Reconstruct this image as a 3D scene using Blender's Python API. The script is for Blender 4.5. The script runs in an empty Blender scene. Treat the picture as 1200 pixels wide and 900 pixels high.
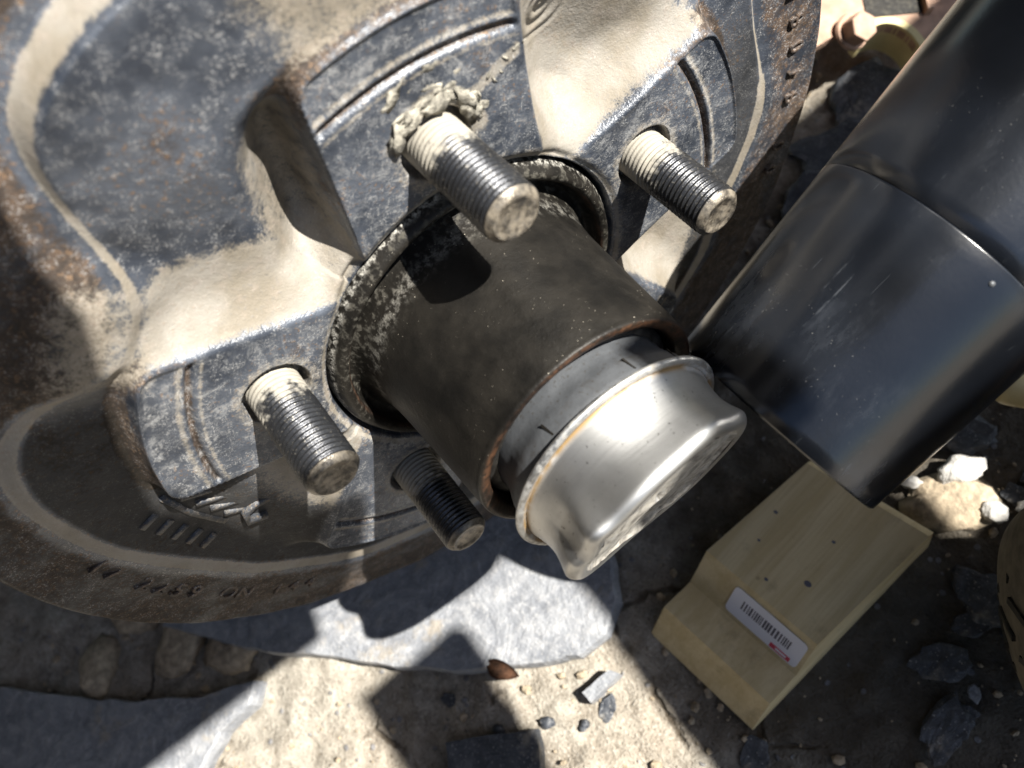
import bpy, bmesh, math, random
import numpy as np
from mathutils import Vector, Matrix, noise as mnoise

random.seed(7); RNG = np.random.default_rng(7)
scene = bpy.context.scene
col = scene.collection
S = 0.056            # one drum unit (bolt circle radius) in metres
H = 0.138            # axle height above the ground
MS = 0.50            # sun: sideways share of its direction

# ------------------------------------------------------------------ camera
cam_d = bpy.data.cameras.new('camera'); cam = bpy.data.objects.new('camera', cam_d); col.objects.link(cam)
cam_d.sensor_width = 36.0; cam_d.lens = 31.5; cam_d.clip_start = 0.005; cam_d.clip_end = 500
RW = ((0.58166, 0.63858, -0.50386), (0.75451, -0.65501, 0.04087), (-0.30394, -0.40394, -0.86282))
cm = Matrix([[RW[i][0], -RW[i][1], -RW[i][2]] for i in range(3)]).to_4x4()
cm.translation = (0.12978, -0.01564, 0.32363)
cam.matrix_world = cm
cam_d.dof.use_dof = True; cam_d.dof.focus_distance = 0.222; cam_d.dof.aperture_fstop = 15.0
scene.camera = cam
cy = scene.cycles; cy.max_bounces = 5; cy.diffuse_bounces = 3; cy.glossy_bounces = 3; cy.transmission_bounces = 0; cy.caustics_reflective = False; cy.caustics_refractive = False

# ------------------------------------------------------------------ light
SUN = Vector((MS, 0.504, 0.864)).normalized()          # towards the sun
world = bpy.data.worlds.new('World'); scene.world = world; world.use_nodes = True
wn = world.node_tree.nodes; wl = world.node_tree.links
sky = wn.new('ShaderNodeTexSky'); sky.sky_type = 'NISHITA'; sky.sun_disc = False
sky.sun_elevation = math.asin(SUN.z); sky.sun_rotation = math.atan2(SUN.x, SUN.y)
wl.new(sky.outputs[0], wn['Background'].inputs[0]); wn['Background'].inputs[1].default_value = 0.05
sd = bpy.data.lights.new('sun', 'SUN'); sd.energy = 5.0; sd.angle = math.radians(0.53); sd.color = (1.0, 0.955, 0.87)
sun = bpy.data.objects.new('sun', sd); col.objects.link(sun)
sun.rotation_euler = SUN.to_track_quat('Z', 'Y').to_euler(); sun.location = (1, 1, 2)
vs = scene.view_settings; vs.view_transform = 'Standard'; vs.look = 'None'; vs.gamma = 1.0
vs.use_curve_mapping = False; vs.exposure = 1.6

# ------------------------------------------------------------------ node helper
class G:
    def __init__(s, name):
        s.m = bpy.data.materials.new(name); s.m.use_nodes = True
        s.t = s.m.node_tree; s.n = s.t.nodes; s.l = s.t.links
        s.b = s.n['Principled BSDF']; s.co = s.n.new('ShaderNodeTexCoord').outputs['Object']
    def put(s, inp, v):
        if hasattr(v, 'is_output') or hasattr(v, 'links'): s.l.new(v, inp)
        else:
            if isinstance(v, (tuple, list)) and len(v) == 3 and inp.type == 'RGBA': v = (*v, 1)
            inp.default_value = v
    def noise(s, scale, detail=4, rough=.55, vec=None, dist=0, stretch=None):
        n = s.n.new('ShaderNodeTexNoise'); n.inputs['Scale'].default_value = scale
        n.inputs['Detail'].default_value = detail; n.inputs['Roughness'].default_value = rough
        n.inputs['Distortion'].default_value = dist
        v = vec or s.co
        if stretch:
            mp = s.n.new('ShaderNodeMapping'); mp.inputs['Scale'].default_value = stretch; s.l.new(v, mp.inputs[0]); v = mp.outputs[0]
        s.l.new(v, n.inputs['Vector']); return n.outputs['Fac']
    def voro(s, scale, feature='DISTANCE_TO_EDGE', vec=None, rand=1.0):
        n = s.n.new('ShaderNodeTexVoronoi'); n.feature = feature; n.inputs['Scale'].default_value = scale
        n.inputs['Randomness'].default_value = rand
        s.l.new(vec or s.co, n.inputs['Vector']); return n.outputs['Distance']
    def attr(s, name):
        n = s.n.new('ShaderNodeAttribute'); n.attribute_name = name; return n.outputs['Fac']
    def ramp(s, v, a, b, lo=0.0, hi=1.0):
        n = s.n.new('ShaderNodeMapRange'); n.interpolation_type = 'SMOOTHSTEP'
        s.put(n.inputs[0], v)
        for i, x in zip((1, 2, 3, 4), (a, b, lo, hi)): n.inputs[i].default_value = x
        return n.outputs[0]
    def math(s, op, a, b=0.0, clamp=False):
        n = s.n.new('ShaderNodeMath'); n.operation = op; n.use_clamp = clamp
        s.put(n.inputs[0], a); s.put(n.inputs[1], b); return n.outputs[0]
    def mix(s, f, a, b):
        n = s.n.new('ShaderNodeMix'); n.data_type = 'RGBA'; n.clamp_factor = True
        s.put(n.inputs[0], f); s.put(n.inputs[6], a); s.put(n.inputs[7], b); return n.outputs[2]
    def bump(s, hgt, strength, dist, normal=None):
        n = s.n.new('ShaderNodeBump'); n.inputs['Strength'].default_value = strength; n.inputs['Distance'].default_value = dist
        s.put(n.inputs['Height'], hgt)
        if normal: s.l.new(normal, n.inputs['Normal'])
        return n.outputs[0]
    def sepz(s):
        n = s.n.new('ShaderNodeSeparateXYZ'); s.l.new(s.co, n.inputs[0]); return n.outputs
    def out(s, color=None, rough=None, metal=None, normal=None, spec=None):
        if color is not None: s.put(s.b.inputs['Base Color'], color)
        if rough is not None: s.put(s.b.inputs['Roughness'], rough)
        if metal is not None: s.put(s.b.inputs['Metallic'], metal)
        if spec is not None: s.put(s.b.inputs['Specular IOR Level'], spec)
        if normal is not None: s.l.new(normal, s.b.inputs['Normal'])
        return s.m

# ------------------------------------------------------------------ mesh helpers
def mesh_obj(name, verts, faces, mat, parent=None, smooth=True, attrs=None):
    me = bpy.data.meshes.new(name); me.from_pydata([tuple(v) for v in verts], [], [tuple(f) for f in faces])
    me.materials.append(mat); me.polygons.foreach_set('use_smooth', [smooth]*len(me.polygons))
    for k, a in (attrs or {}).items():
        at = me.attributes.new(k, 'FLOAT', 'POINT'); at.data.foreach_set('value', np.asarray(a, dtype=np.float32).ravel())
    me.update()
    o = bpy.data.objects.new(name, me); col.objects.link(o)
    if parent: o.parent = parent
    return o
def bm_obj(name, bm, mat, parent=None, smooth=False):
    me = bpy.data.meshes.new(name); bmesh.ops.recalc_face_normals(bm, faces=bm.faces); bm.to_mesh(me); bm.free()
    me.materials.append(mat); me.polygons.foreach_set('use_smooth', [smooth]*len(me.polygons))
    o = bpy.data.objects.new(name, me); col.objects.link(o)
    if parent: o.parent = parent
    return o
def bevel(bm, w, seg=2, ang=0.5):
    es = [e for e in bm.edges if len(e.link_faces) == 2 and e.calc_face_angle(0) > ang]
    bmesh.ops.bevel(bm, geom=es, offset=w, segments=seg, profile=.6, affect='EDGES', clamp_overlap=True)
def prism(pts, z0, z1):
    """closed prism over a polygon given as 2D points, between two heights"""
    bm = bmesh.new(); n = len(pts)
    lo = [bm.verts.new((p[0], p[1], z0)) for p in pts]; hi = [bm.verts.new((p[0], p[1], z1)) for p in pts]
    bm.faces.new(lo[::-1]); bm.faces.new(hi)
    for i in range(n): bm.faces.new((lo[i], lo[(i+1) % n], hi[(i+1) % n], hi[i]))
    return bm
def lathe(name, prof, mat, parent=None, n=128, sub=None, attrs=None, jitter=None):
    """revolve (radius, height) profile about local z"""
    if sub:
        out = []
        for (a, b) in zip(prof[:-1], prof[1:]):
            L = math.hypot(a[0]-b[0], a[1]-b[1]); k = max(1, int(L/sub))
            out += [(a[0]+(b[0]-a[0])*j/k, a[1]+(b[1]-a[1])*j/k) for j in range(k)]
        prof = out + [prof[-1]]
    vs_, fs = [], []
    for (r, z) in prof:
        for i in range(n):
            a = 2*math.pi*i/n; p = (r*math.cos(a), r*math.sin(a), z)
            vs_.append(jitter(p, a) if jitter else p)
    m = len(prof)
    for j in range(m-1):
        for i in range(n):
            k = (i+1) % n; fs.append((j*n+i, j*n+k, (j+1)*n+k, (j+1)*n+i))
    o = mesh_obj(name, vs_, fs, mat, parent)
    return o
def smooth_prof(pts, it=2):
    for _ in range(it):
        q = [pts[0]]
        for a, b in zip(pts[:-1], pts[1:]):
            q += [(a[0]*.75+b[0]*.25, a[1]*.75+b[1]*.25), (a[0]*.25+b[0]*.75, a[1]*.25+b[1]*.75)]
        pts = q + [pts[-1]]
    return pts
def empty(name, loc=(0, 0, 0)):
    o = bpy.data.objects.new(name, None); o.empty_display_size = .02; o.location = loc; col.objects.link(o); return o
def tag(o, label=None, cat=None, group=None, kind=None):
    if label: o['label'] = label
    if cat: o['category'] = cat
    if group: o['group'] = group
    if kind: o['kind'] = kind
    return o
def sstep(a, b, x):
    t = np.clip((x-a)/(b-a), 0, 1); return t*t*(3-2*t)
def fbm(P, scale, octv=4):
    return np.array([mnoise.fractal(Vector((p[0]*scale, p[1]*scale, p[2]*scale if len(p) > 2 else 0.3)), 1.0, 2.0, octv) for p in P])

# ------------------------------------------------------------------ materials
def mat_drum():
    g = G('cast_drum_paint')
    dust, rust, ste = g.attr('dust'), g.attr('rust'), g.attr('steel')
    n1 = g.noise(55, 3, .6); n2 = g.noise(330, 4, .66); n3 = g.noise(2300, 2, .6); n5 = g.noise(950, 3, .65)
    steel = g.mix(g.ramp(n1, .35, .65), (.028, .034, .047), (.084, .096, .120))
    steel = g.mix(g.ramp(n2, .45, .75, 0, .4), steel, (.135, .143, .158))
    rcol = g.mix(g.ramp(n2, .35, .65), (.026, .019, .015), (.075, .050, .035))
    rcol = g.mix(g.ramp(n5, .54, .70, 0, .5), rcol, (.15, .088, .052))
    rm = g.math('ADD', rust, g.math('MULTIPLY', g.math('SUBTRACT', n1, .5), 1.6))
    rm = g.ramp(g.math('ADD', rm, g.math('MULTIPLY', g.math('SUBTRACT', n5, .5), .8)), .35, .75)
    c = g.mix(rm, steel, rcol)
    fre = g.math('MULTIPLY', g.ramp(n5, .58, .68), g.ramp(n1, .46, .58)); c = g.mix(g.math('MULTIPLY', fre, .7), c, (.20, .125, .07))
    grain = g.math('MULTIPLY', g.ramp(n3, .56, .64), g.ramp(n2, .42, .62)); c = g.mix(g.math('MULTIPLY', grain, .6), c, (.42, .42, .42))
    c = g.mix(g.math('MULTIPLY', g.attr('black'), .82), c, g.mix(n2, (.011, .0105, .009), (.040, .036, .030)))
    dn = g.math('ADD', g.math('MULTIPLY', g.math('SUBTRACT', n2, .5), .9), g.math('ADD', g.math('MULTIPLY', g.math('SUBTRACT', n5, .5), .8), g.math('MULTIPLY', g.math('SUBTRACT', n3, .5), .7)))
    d = g.math('ADD', dust, g.math('MULTIPLY', dn, g.ramp(dust, .0, .5, .3, 1.0)))
    d = g.ramp(d, .26, .74)
    dcol = g.mix(g.ramp(n1, .35, .65), (.185, .160, .122), (.315, .285, .235))
    dcol = g.mix(g.ramp(n2, .48, .75, 0, .55), dcol, (.27, .222, .18))
    dcol = g.mix(g.ramp(n5, .52, .72, 0, .35), dcol, (.15, .145, .14))
    c = g.mix(g.math('MULTIPLY', d, g.ramp(n1, .35, .62, .90, .68)), c, dcol)
    # machined pads: wiped dust, hairline scratches
    w = g.noise(70, 2, .5, stretch=(1, 8, 1), dist=1.6); sc = g.ramp(g.math('ABSOLUTE', g.math('SUBTRACT', w, .5)), .0, .010, 1, 0)
    w2 = g.noise(60, 2, .5, stretch=(7, 1, 1), dist=2.0); sc = g.math('MAXIMUM', sc, g.ramp(g.math('ABSOLUTE', g.math('SUBTRACT', w2, .48)), .0, .008, 1, 0))
    sc = g.math('MULTIPLY', g.math('MULTIPLY', sc, ste), g.ramp(n2, .42, .58)); c = g.mix(g.math('MULTIPLY', sc, .7), c, (.46, .46, .45))
    wp = g.noise(75, 5, .75, dist=2.2); mott = g.math('MULTIPLY', ste, g.math('MULTIPLY', g.ramp(wp, .48, .70), g.ramp(n5, .35, .6))); c = g.mix(g.math('MULTIPLY', mott, .7), c, (.33, .335, .34))
    hb = g.math('ADD', g.math('MULTIPLY', n5, .7), g.math('MULTIPLY', n3, .4))
    nr = g.bump(g.math('ADD', hb, g.math('MULTIPLY', n2, .6)), .34, .0007)
    ro = g.math('ADD', g.math('ADD', .27, g.math('MULTIPLY', n2, .2)), g.math('MULTIPLY', g.math('MAXIMUM', d, rm), .34))
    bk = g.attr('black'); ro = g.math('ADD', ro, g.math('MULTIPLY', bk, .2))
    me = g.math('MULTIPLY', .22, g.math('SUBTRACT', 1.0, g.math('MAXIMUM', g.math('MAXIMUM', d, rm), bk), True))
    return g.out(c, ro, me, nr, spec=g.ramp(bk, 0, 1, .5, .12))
def mat_thread():
    g = G('stud_steel'); z = g.sepz()[2]
    n1 = g.noise(300, 4, .6); n2 = g.noise(1800, 3, .6)
    c = g.mix(n1, (.020, .021, .024), (.075, .078, .086))
    c = g.mix(g.ramp(n2, .58, .7, 0, .6), c, (.3, .28, .24))
    # dust caked on the root of the stud, worn bare end
    zz = g.math('ADD', z, g.math('MULTIPLY', g.math('SUBTRACT', g.noise(190, 4, .65), .5), .022))
    oi = g.n.new('ShaderNodeObjectInfo').outputs['Random']
    zz = g.math('ADD', zz, g.math('MULTIPLY', oi, .0045)); d = g.ramp(zz, .0060, .0110, 1, 0)
    c = g.mix(g.math('MULTIPLY', d, .85), c, g.mix(n1, (.24, .22, .18), (.44, .41, .35)))
    e = g.attr('bare'); c = g.mix(g.math('MULTIPLY', e, g.ramp(n1, .3, .55, .5, 1)), c, g.mix(g.ramp(g.noise(330, 4, .7), .35, .65), (.045, .038, .03), (.27, .235, .185)))
    ro = g.math('ADD', .34, g.math('MULTIPLY', d, .5)); me = g.math('MULTIPLY', .75, g.math('SUBTRACT', 1.0, g.math('MAXIMUM', d, g.math('MULTIPLY', e, .6)), True))
    return g.out(c, ro, me, g.bump(n2, .25, .0005))
def mat_hub():
    g = G('oily_black_casting'); z = g.sepz()[2]
    n1 = g.noise(90, 5, .6); n2 = g.noise(600, 4, .6); n3 = g.noise(2100, 2, .5)
    c = g.mix(g.ramp(n1, .3, .7), (.0035, .0032, .0028), (.013, .0115, .0095))
    sp = g.math('MULTIPLY', g.ramp(n3, .71, .76), g.ramp(n1, .48, .62)); c = g.mix(sp, c, (.5, .46, .38))
    dz = g.math('MULTIPLY', g.ramp(z, .0, .008, 1, 0), g.ramp(n2, .48, .70)); c = g.mix(g.math('MULTIPLY', dz, .22), c, (.24, .225, .185))
    ed = g.attr('rimdust'); c = g.mix(g.math('MULTIPLY', ed, g.math('MULTIPLY', g.ramp(n2, .42, .6), g.ramp(n3, .4, .6, .3, 1))), c, (.40, .385, .35))
    br = g.attr('brown'); c = g.mix(g.math('MULTIPLY', br, g.ramp(n2, .35, .6, .15, 1)), c, g.mix(g.ramp(n1, .4, .65), (.020, .013, .010), (.085, .042, .023)))
    ro = g.math('ADD', g.math('ADD', .36, g.math('MULTIPLY', n1, .2)), g.math('MULTIPLY', dz, .4))
    return g.out(c, ro, 0.0, g.bump(g.math('ADD', n2, g.math('MULTIPLY', n3, .3)), .26, .0006), spec=.24)
def mat_alu():
    g = G('pressed_aluminium'); n1 = g.noise(120, 4, .6)
    st = g.noise(300, 3, .6, stretch=(.25, .25, 5)); n2 = g.noise(900, 3, .6)
    gr = g.attr('grime')
    c = g.mix(st, (.46, .465, .465), (.55, .55, .55)); c = g.mix(g.ramp(n1, .45, .7, 0, .5), c, (.36, .36, .35))
    c = g.mix(g.math('MULTIPLY', g.ramp(n2, .66, .72), .8), c, (.05, .045, .04))
    gm = g.ramp(g.math('ADD', gr, g.math('MULTIPLY', g.math('SUBTRACT', g.noise(420, 4, .65), .5), 1.6)), .25, .9)
    gm = g.math('MULTIPLY', gm, g.ramp(gr, .02, .2))
    c = g.mix(g.math('MULTIPLY', gm, .92), c, g.mix(g.ramp(g.noise(260, 4, .7), .3, .7), (.05, .042, .032), (.34, .32, .28)))
    ye = g.attr('grease'); c = g.mix(g.math('MULTIPLY', ye, g.ramp(n1, .35, .55)), c, (.26, .15, .03))
    ro = g.math('ADD', g.math('ADD', .36, g.math('MULTIPLY', n1, .16)), g.math('MULTIPLY', gm, .4))
    return g.out(c, ro, g.math('SUBTRACT', 1.0, g.math('MULTIPLY', g.math('MAXIMUM', gm, ye), .85), True), g.bump(st, .05, .0006))
def mat_zinc():
    g = G('dull_grey_steel'); n1 = g.noise(200, 5, .65); n2 = g.noise(1100, 3, .6)
    c = g.mix(n1, (.05, .054, .06), (.135, .143, .155)); c = g.mix(g.ramp(n2, .58, .68, 0, .7), c, (.06, .055, .05))
    c = g.mix(g.ramp(g.noise(90, 4, .6), .56, .70, 0, .5), c, (.05, .042, .034))
    return g.out(c, .5, .4, g.bump(n1, .4, .0006))
def mat_tube():
    g = G('black_satin_coating'); n1 = g.noise(28, 5, .6); n2 = g.noise(900, 3, .55); n3 = g.noise(120, 5, .7, stretch=(1, 1, .35))
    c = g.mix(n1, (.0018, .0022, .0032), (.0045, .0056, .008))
    sheen = g.ramp(g.noise(14, 3, .5), .42, .68); c = g.mix(g.math('MULTIPLY', sheen, .55), c, (.018, .023, .034))  # bluish sheen mixed into the base colour
    sm = g.math('MULTIPLY', g.ramp(n3, .48, .75), g.ramp(n1, .40, .68)); c = g.mix(g.math('MULTIPLY', sm, .35), c, (.035, .042, .056))
    sp = g.ramp(g.noise(1500, 2, .5), .70, .74); c = g.mix(g.math('MULTIPLY', g.math('MULTIPLY', sp, g.ramp(n1, .45, .6)), .2), c, (.32, .32, .31))
    scv = g.noise(95, 2, .5, stretch=(1, 1, .06), dist=.8); sc = g.math('MULTIPLY', g.ramp(g.math('ABSOLUTE', g.math('SUBTRACT', scv, .5)), 0, .008, 1, 0), g.ramp(n3, .55, .66))
    c = g.mix(g.math('MULTIPLY', sc, .16), c, (.25, .27, .3))
    ro = g.math('ADD', g.math('ADD', .17, g.math('MULTIPLY', n1, .12)), g.math('MULTIPLY', sm, .2))
    return g.out(c, ro, 0.0, g.bump(n2, .06, .0004), spec=.75)
def mat_wood():
    g = G('pale_pine'); ring = g.noise(60, 4, .55, stretch=(3.2, .22, 3.2), dist=.4); n2 = g.noise(600, 3, .6)
    c = g.mix(g.ramp(ring, .32, .68), (.52, .41, .22), (.63, .52, .31))
    f = g.noise(420, 2, .5, stretch=(2.2, .12, 2.2)); c = g.mix(g.ramp(f, .5, .7, 0, .18), c, (.32, .22, .11))
    kn = g.ramp(g.voro(40, 'F1'), .03, .06, 1, 0); c = g.mix(g.math('MULTIPLY', kn, .7), c, (.12, .07, .03))
    dirt = g.ramp(g.noise(85, 5, .65), .55, .75, 0, .45); c = g.mix(dirt, c, (.20, .15, .09))
    return g.out(c, .72, 0.0, g.bump(g.math('ADD', f, g.math('MULTIPLY', n2, .4)), .25, .0005))
def mat_slate(name, a, b, v):
    g = G(name); n1 = g.noise(30, 6, .7, dist=1.4); n2 = g.noise(210, 4, .68); n3 = g.noise(1100, 2, .6)
    c = g.mix(g.ramp(n1, .33, .67), a, b)
    c = g.mix(g.ramp(n2, .42, .72, 0, .55), c, v)
    vein = g.ramp(g.math('ABSOLUTE', g.math('SUBTRACT', g.noise(22, 3, .6, dist=1.5), .5)), 0, .02, 1, 0)
    c = g.mix(g.math('MULTIPLY', vein, g.ramp(n2, .4, .6, 0, .5)), c, v)
    c = g.mix(g.ramp(g.noise(55, 4, .7), .57, .72, 0, .7), c, (.27, .235, .185))
    c = g.mix(g.ramp(n3, .60, .72, 0, .55), c, (.42, .41, .39)); c = g.mix(g.ramp(n3, .28, .38, .5, 0), c, tuple(x*.4 for x in a))
    return g.out(c, g.math('ADD', .40, g.math('MULTIPLY', n2, .3)), 0.0, g.bump(g.math('ADD', g.math('MULTIPLY', n2, .6), n1), .6, .003))
def mat_dirt():
    g = G('dry_earth'); n1 = g.noise(16, 4, .62); n2 = g.noise(150, 4, .68); n3 = g.noise(900, 3, .62)
    c = g.mix(g.ramp(n2, .28, .72), (.18, .162, .135), (.35, .325, .28)); c = g.mix(g.ramp(n1, .40, .62, .0, .45), c, (.30, .25, .195))
    c = g.mix(g.ramp(n3, .55, .7, 0, .7), c, (.44, .415, .37)); c = g.mix(g.ramp(n3, .30, .43, .8, 0), c, (.10, .082, .062))
    # darker soil inside an irregular rounded patch
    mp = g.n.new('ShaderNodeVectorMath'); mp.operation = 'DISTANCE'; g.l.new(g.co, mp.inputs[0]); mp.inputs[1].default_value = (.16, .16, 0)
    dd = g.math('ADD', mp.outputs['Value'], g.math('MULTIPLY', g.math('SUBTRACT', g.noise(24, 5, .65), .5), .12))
    dark_soil = g.ramp(dd, .17, .225, .85, 0); c = g.mix(dark_soil, c, g.mix(n2, (.028, .024, .019), (.075, .064, .05)))
    peb = g.ramp(g.voro(170, 'F1'), .16, .22, 1, 0); pm = g.math('MULTIPLY', peb, g.ramp(g.noise(90, 1, .5), .54, .6))
    c = g.mix(g.math('MULTIPLY', pm, .8), c, g.mix(g.noise(70, 1, .5), (.07, .075, .09), (.30, .30, .31)))
    cr = g.ramp(g.math('ADD', g.voro(15), g.math('MULTIPLY', g.math('SUBTRACT', n2, .5), .03)), .002, .016, 1, 0); cr = g.math('MULTIPLY', cr, g.ramp(n1, .52, .60)); c = g.mix(g.math('MULTIPLY', cr, .8), c, (.06, .045, .03))
    hgt = g.math('ADD', g.math('ADD', n2, g.math('MULTIPLY', n3, .4)), g.math('MULTIPLY', pm, .4)); hgt = g.math('SUBTRACT', hgt, g.math('MULTIPLY', cr, .9))
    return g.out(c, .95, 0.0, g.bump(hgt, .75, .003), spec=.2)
def plain(name, c, rough=.6, metal=0, var=.25, scale=200, bump=.2, dist=.0008):
    g = G(name); n = g.noise(scale, 5, .6)
    lo = tuple(x*(1-var) for x in c); hi = tuple(min(1, x*(1+var)) for x in c)
    return g.out(g.mix(g.ramp(n, .3, .7), lo, hi), rough, metal, g.bump(n, bump, dist))
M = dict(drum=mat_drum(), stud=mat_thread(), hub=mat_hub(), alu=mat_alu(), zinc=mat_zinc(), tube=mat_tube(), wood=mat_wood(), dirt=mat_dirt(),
    slate=mat_slate('blue_grey_slate', (.14, .149, .168), (.235, .245, .265), (.35, .352, .36)),
    slate_dark=mat_slate('dark_slate', (.022, .026, .035), (.055, .062, .075), (.11, .115, .125)),
    stone=mat_slate('pale_stone', (.38, .37, .35), (.52, .51, .49), (.6, .58, .55)),
    primer=plain('dusty_red_primer', (.36, .235, .17), .8, 0, .3, 120), cream=plain('cream_plastic', (.55, .47, .24), .5, 0, .12, 90, .1),
    rubber=plain('dusty_rubber', (.105, .092, .066), .85, 0, .3, 240, .3), leaf=plain('dead_leaf', (.095, .045, .024), .85, 0, .6, 320, .6),
    clod=plain('dried_mud', (.30, .245, .175), .95, 0, .35, 300, .6, .002), caked=plain('caked_grease_dirt', (.23, .215, .18), .9, 0, .65, 420, .7, .0015),
    grease=plain('black_grease', (.012, .011, .010), .6, 0, .5, 300, .3), label=plain('label_paper', (.72, .73, .80), .5, 0, .03, 60, .02), ink=plain('label_ink', (.10, .10, .13), .6, 0, .1), red=plain('label_red', (.55, .05, .09), .6, 0, .1),
    under=plain('dark_underseal', (.03, .03, .032), .6), blocker=plain('dark_blocker', (.11, .10, .09), .9, 0, .4, 12, .5, .02), panel=plain('painted_panel', (.05, .05, .055), .5), plank=plain('board_wood', (.33, .24, .15), .8))

# ------------------------------------------------------------------ ground
def gz(x, y):
    """gentle lie of the ground"""
    return 0.004*math.sin(x*17+.6)*math.cos(y*13) - .002
def axis(a, b, st, far, k):
    c = list(np.arange(a, b+1e-9, st)); s = st
    while c[-1] < far: s *= k; c.append(c[-1]+s)
    s = st
    while c[0] > -far: s *= k; c.insert(0, c[0]-s)
    return c
gx = axis(-.26, .20, .0024, 60, 1.22); gy = axis(-.31, .30, .0024, 60, 1.22)
gv = []
for y in gy:
    for x in gx:
        z = gz(x, y) if abs(x) < 2 and abs(y) < 2 else 0
        if abs(x) < .5 and abs(y) < .5:
            p = Vector((x, y, .17)); z += .0036*mnoise.fractal(p*22, 1, 2, 3) + .0016*mnoise.fractal(p*150, .8, 2.1, 4)
            rd = mnoise.fractal(p*62, .9, 2, 3); z += .0024*max(0, rd)**1.5
        gv.append((x, y, z-.003))
nx = len(gx)
gf = [(j*nx+i, j*nx+i+1, (j+1)*nx+i+1, (j+1)*nx+i) for j in range(len(gy)-1) for i in range(nx-1)]
tag(mesh_obj('ground', gv, gf, M['dirt']), kind='structure')

# ------------------------------------------------------------------ brake drum
DRUM = Matrix(((0, 0, 1), (-.864, -.504, 0), (.504, -.864, 0)))     # drum x, y, z axes in the world (columns)
def axle_empty(name):
    e = empty(name); m = DRUM.to_4x4(); m.translation = (0, 0, H); e.matrix_world = m; return e
PAD_A = [math.radians(-72*i) for i in range(5)]                      # left, upper, upper right, hidden, lower
RIM = 2.28
RP_T = [(-180, 1.66), (-177, 1.70), (-169, 1.76), (-158, 1.78), (-147, 1.78), (-137, 1.81), (-120, 1.92), (-95, 2.02), (-70, 2.06), (-53, 2.05), (-46, 2.05), (-40, 2.03), (-36, 1.95), (-32, 1.77), (-26, 1.55),
        (-20, 1.50), (-12, 1.55), (-9, 1.76), (-4, 1.90), (0, 1.94), (7, 1.94), (18, 1.89), (29, 1.81), (46, 1.76), (65, 1.75), (86, 1.77), (120, 1.78), (150, 1.70), (180, 1.66)]
def drum_field(X, Y):
    R = np.hypot(X, Y); TH = np.arctan2(Y, X); TD = np.degrees(TH)
    best = np.full(R.shape, 9.0); wall = np.full(R.shape, .06); ingroove = np.zeros(R.shape)
    for i, a in enumerate(PAD_A):
        u = X*math.cos(a)+Y*math.sin(a); v = -X*math.sin(a)+Y*math.cos(a)
        off = (0, .0, -.085, 0, 0)[i]; hw = (.40, .41, .40, .40, .40)[i]
        if i == 0: off = .04; hw = .37 + .0*u
        d1 = np.abs(v-off)-hw; d2 = R-1.53; rc = .07
        d = np.hypot(np.maximum(d1+rc, 0), np.maximum(d2+rc, 0)) + np.minimum(np.maximum(d1+rc, d2+rc), 0) - rc
        d = np.where(u < 0, 9, d)
        ev = np.array([-math.sin(a), math.cos(a)])
        up = (-ev[1])*np.sign(v-off)                                   # >0: this flank leans up
        wside = np.where(up > .15, .26, np.where(up > -.2, .12, .055))
        wout = .10 if i == 1 else .07
        ww = np.where(d2 > d1, wout, wside)
        bl = sstep(-.08, .08, d2-d1); ww = wside*(1-bl)+wout*bl
        m = d < best; best = np.where(m, d, best); wall = np.where(m, ww, wall)
    plat = -.135+.095*sstep(-106, -94, TD)*sstep(-22, -46, TD)
    shal = sstep(-70, -62, TD)*sstep(66, 58, TD)                            # the two valleys beside the left pad are shallow
    cd = sstep(14, 24, TD)*sstep(66, 58, TD)
    bowl = -.05-(.18-.115*shal)*sstep(.8, 1.05, R)
    bowl = bowl*(1-cd)+cd*(-.022-.02*sstep(.9, 1.2, R)); k_ = sstep(1.12, 1.62, R)
    floor = bowl*(1-k_)+plat*k_
    tg = np.arange(-180, 180.5, .5); rg = np.interp(tg, [t for t, _ in RP_T], [r for _, r in RP_T]); ker = np.hanning(19); rg = np.convolve(np.pad(rg, 9, 'wrap'), ker/ker.sum(), 'valid')
    rp = np.interp(TD, tg, rg)
    wob = .010*np.sin(TD*.11)+.006*np.sin(TD*.27+1)
    rp = rp+wob
    vA = -X*math.sin(PAD_A[1])+Y*math.cos(PAD_A[1])-.41                     # trough along the flank of the upper pad
    floor = floor-.19*np.exp(-((vA-.085)/.115)**2)*sstep(.80, .98, R)*sstep(1.60, 1.36, R)*(vA > -.1)
    k_ = sstep(-.01, .06, R-rp); soft = sstep(-50, -42, TD)*sstep(-6, -14, TD)
    gent = sstep(-14, -6, TD)+sstep(-150, -165, TD)                       # lower side: the face runs out to the rim without a step
    low = -.19+soft*.09*sstep(2.2, 1.75, R)+np.clip(gent, 0, 1)*.055*sstep(2.2, 1.8, R)
    floor = floor*(1-k_)+low*k_
    notch = sstep(-30, -22, TD)*sstep(-5, -12, TD)*sstep(1.35, 1.55, R)*sstep(1.95, 1.7, R)
    floor = floor+.06*notch
    rn = np.clip(best, -1, 9)
    tx = np.clip((rn+.004)/wall, 0, 1); t = 1-(1-tx)**2.2; t = t*sstep(0, .16, tx)
    h = floor*t
    pad = (best < 0)
    gr = np.exp(-((R-1.345)/.016)**2)*sstep(.0, -.03, best); h = h-.030*gr
    h = h-.010*sstep(1.36, 1.39, R)*sstep(.0, -.02, best)
    hole = np.full(R.shape, 9.0)
    for a in PAD_A: hole = np.minimum(hole, np.hypot(X-math.cos(a), Y-math.sin(a)))
    h = h-.09*sstep(.150, .138, hole)
    # shallow drilling rings in the valley above the upper stud pair
    q = np.hypot(X-(-.22), Y-(-1.30)); h = h+.006*np.cos(q*110)*sstep(.17, .13, q)
    h = h-.02*sstep(.83, .775, R)**2
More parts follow.
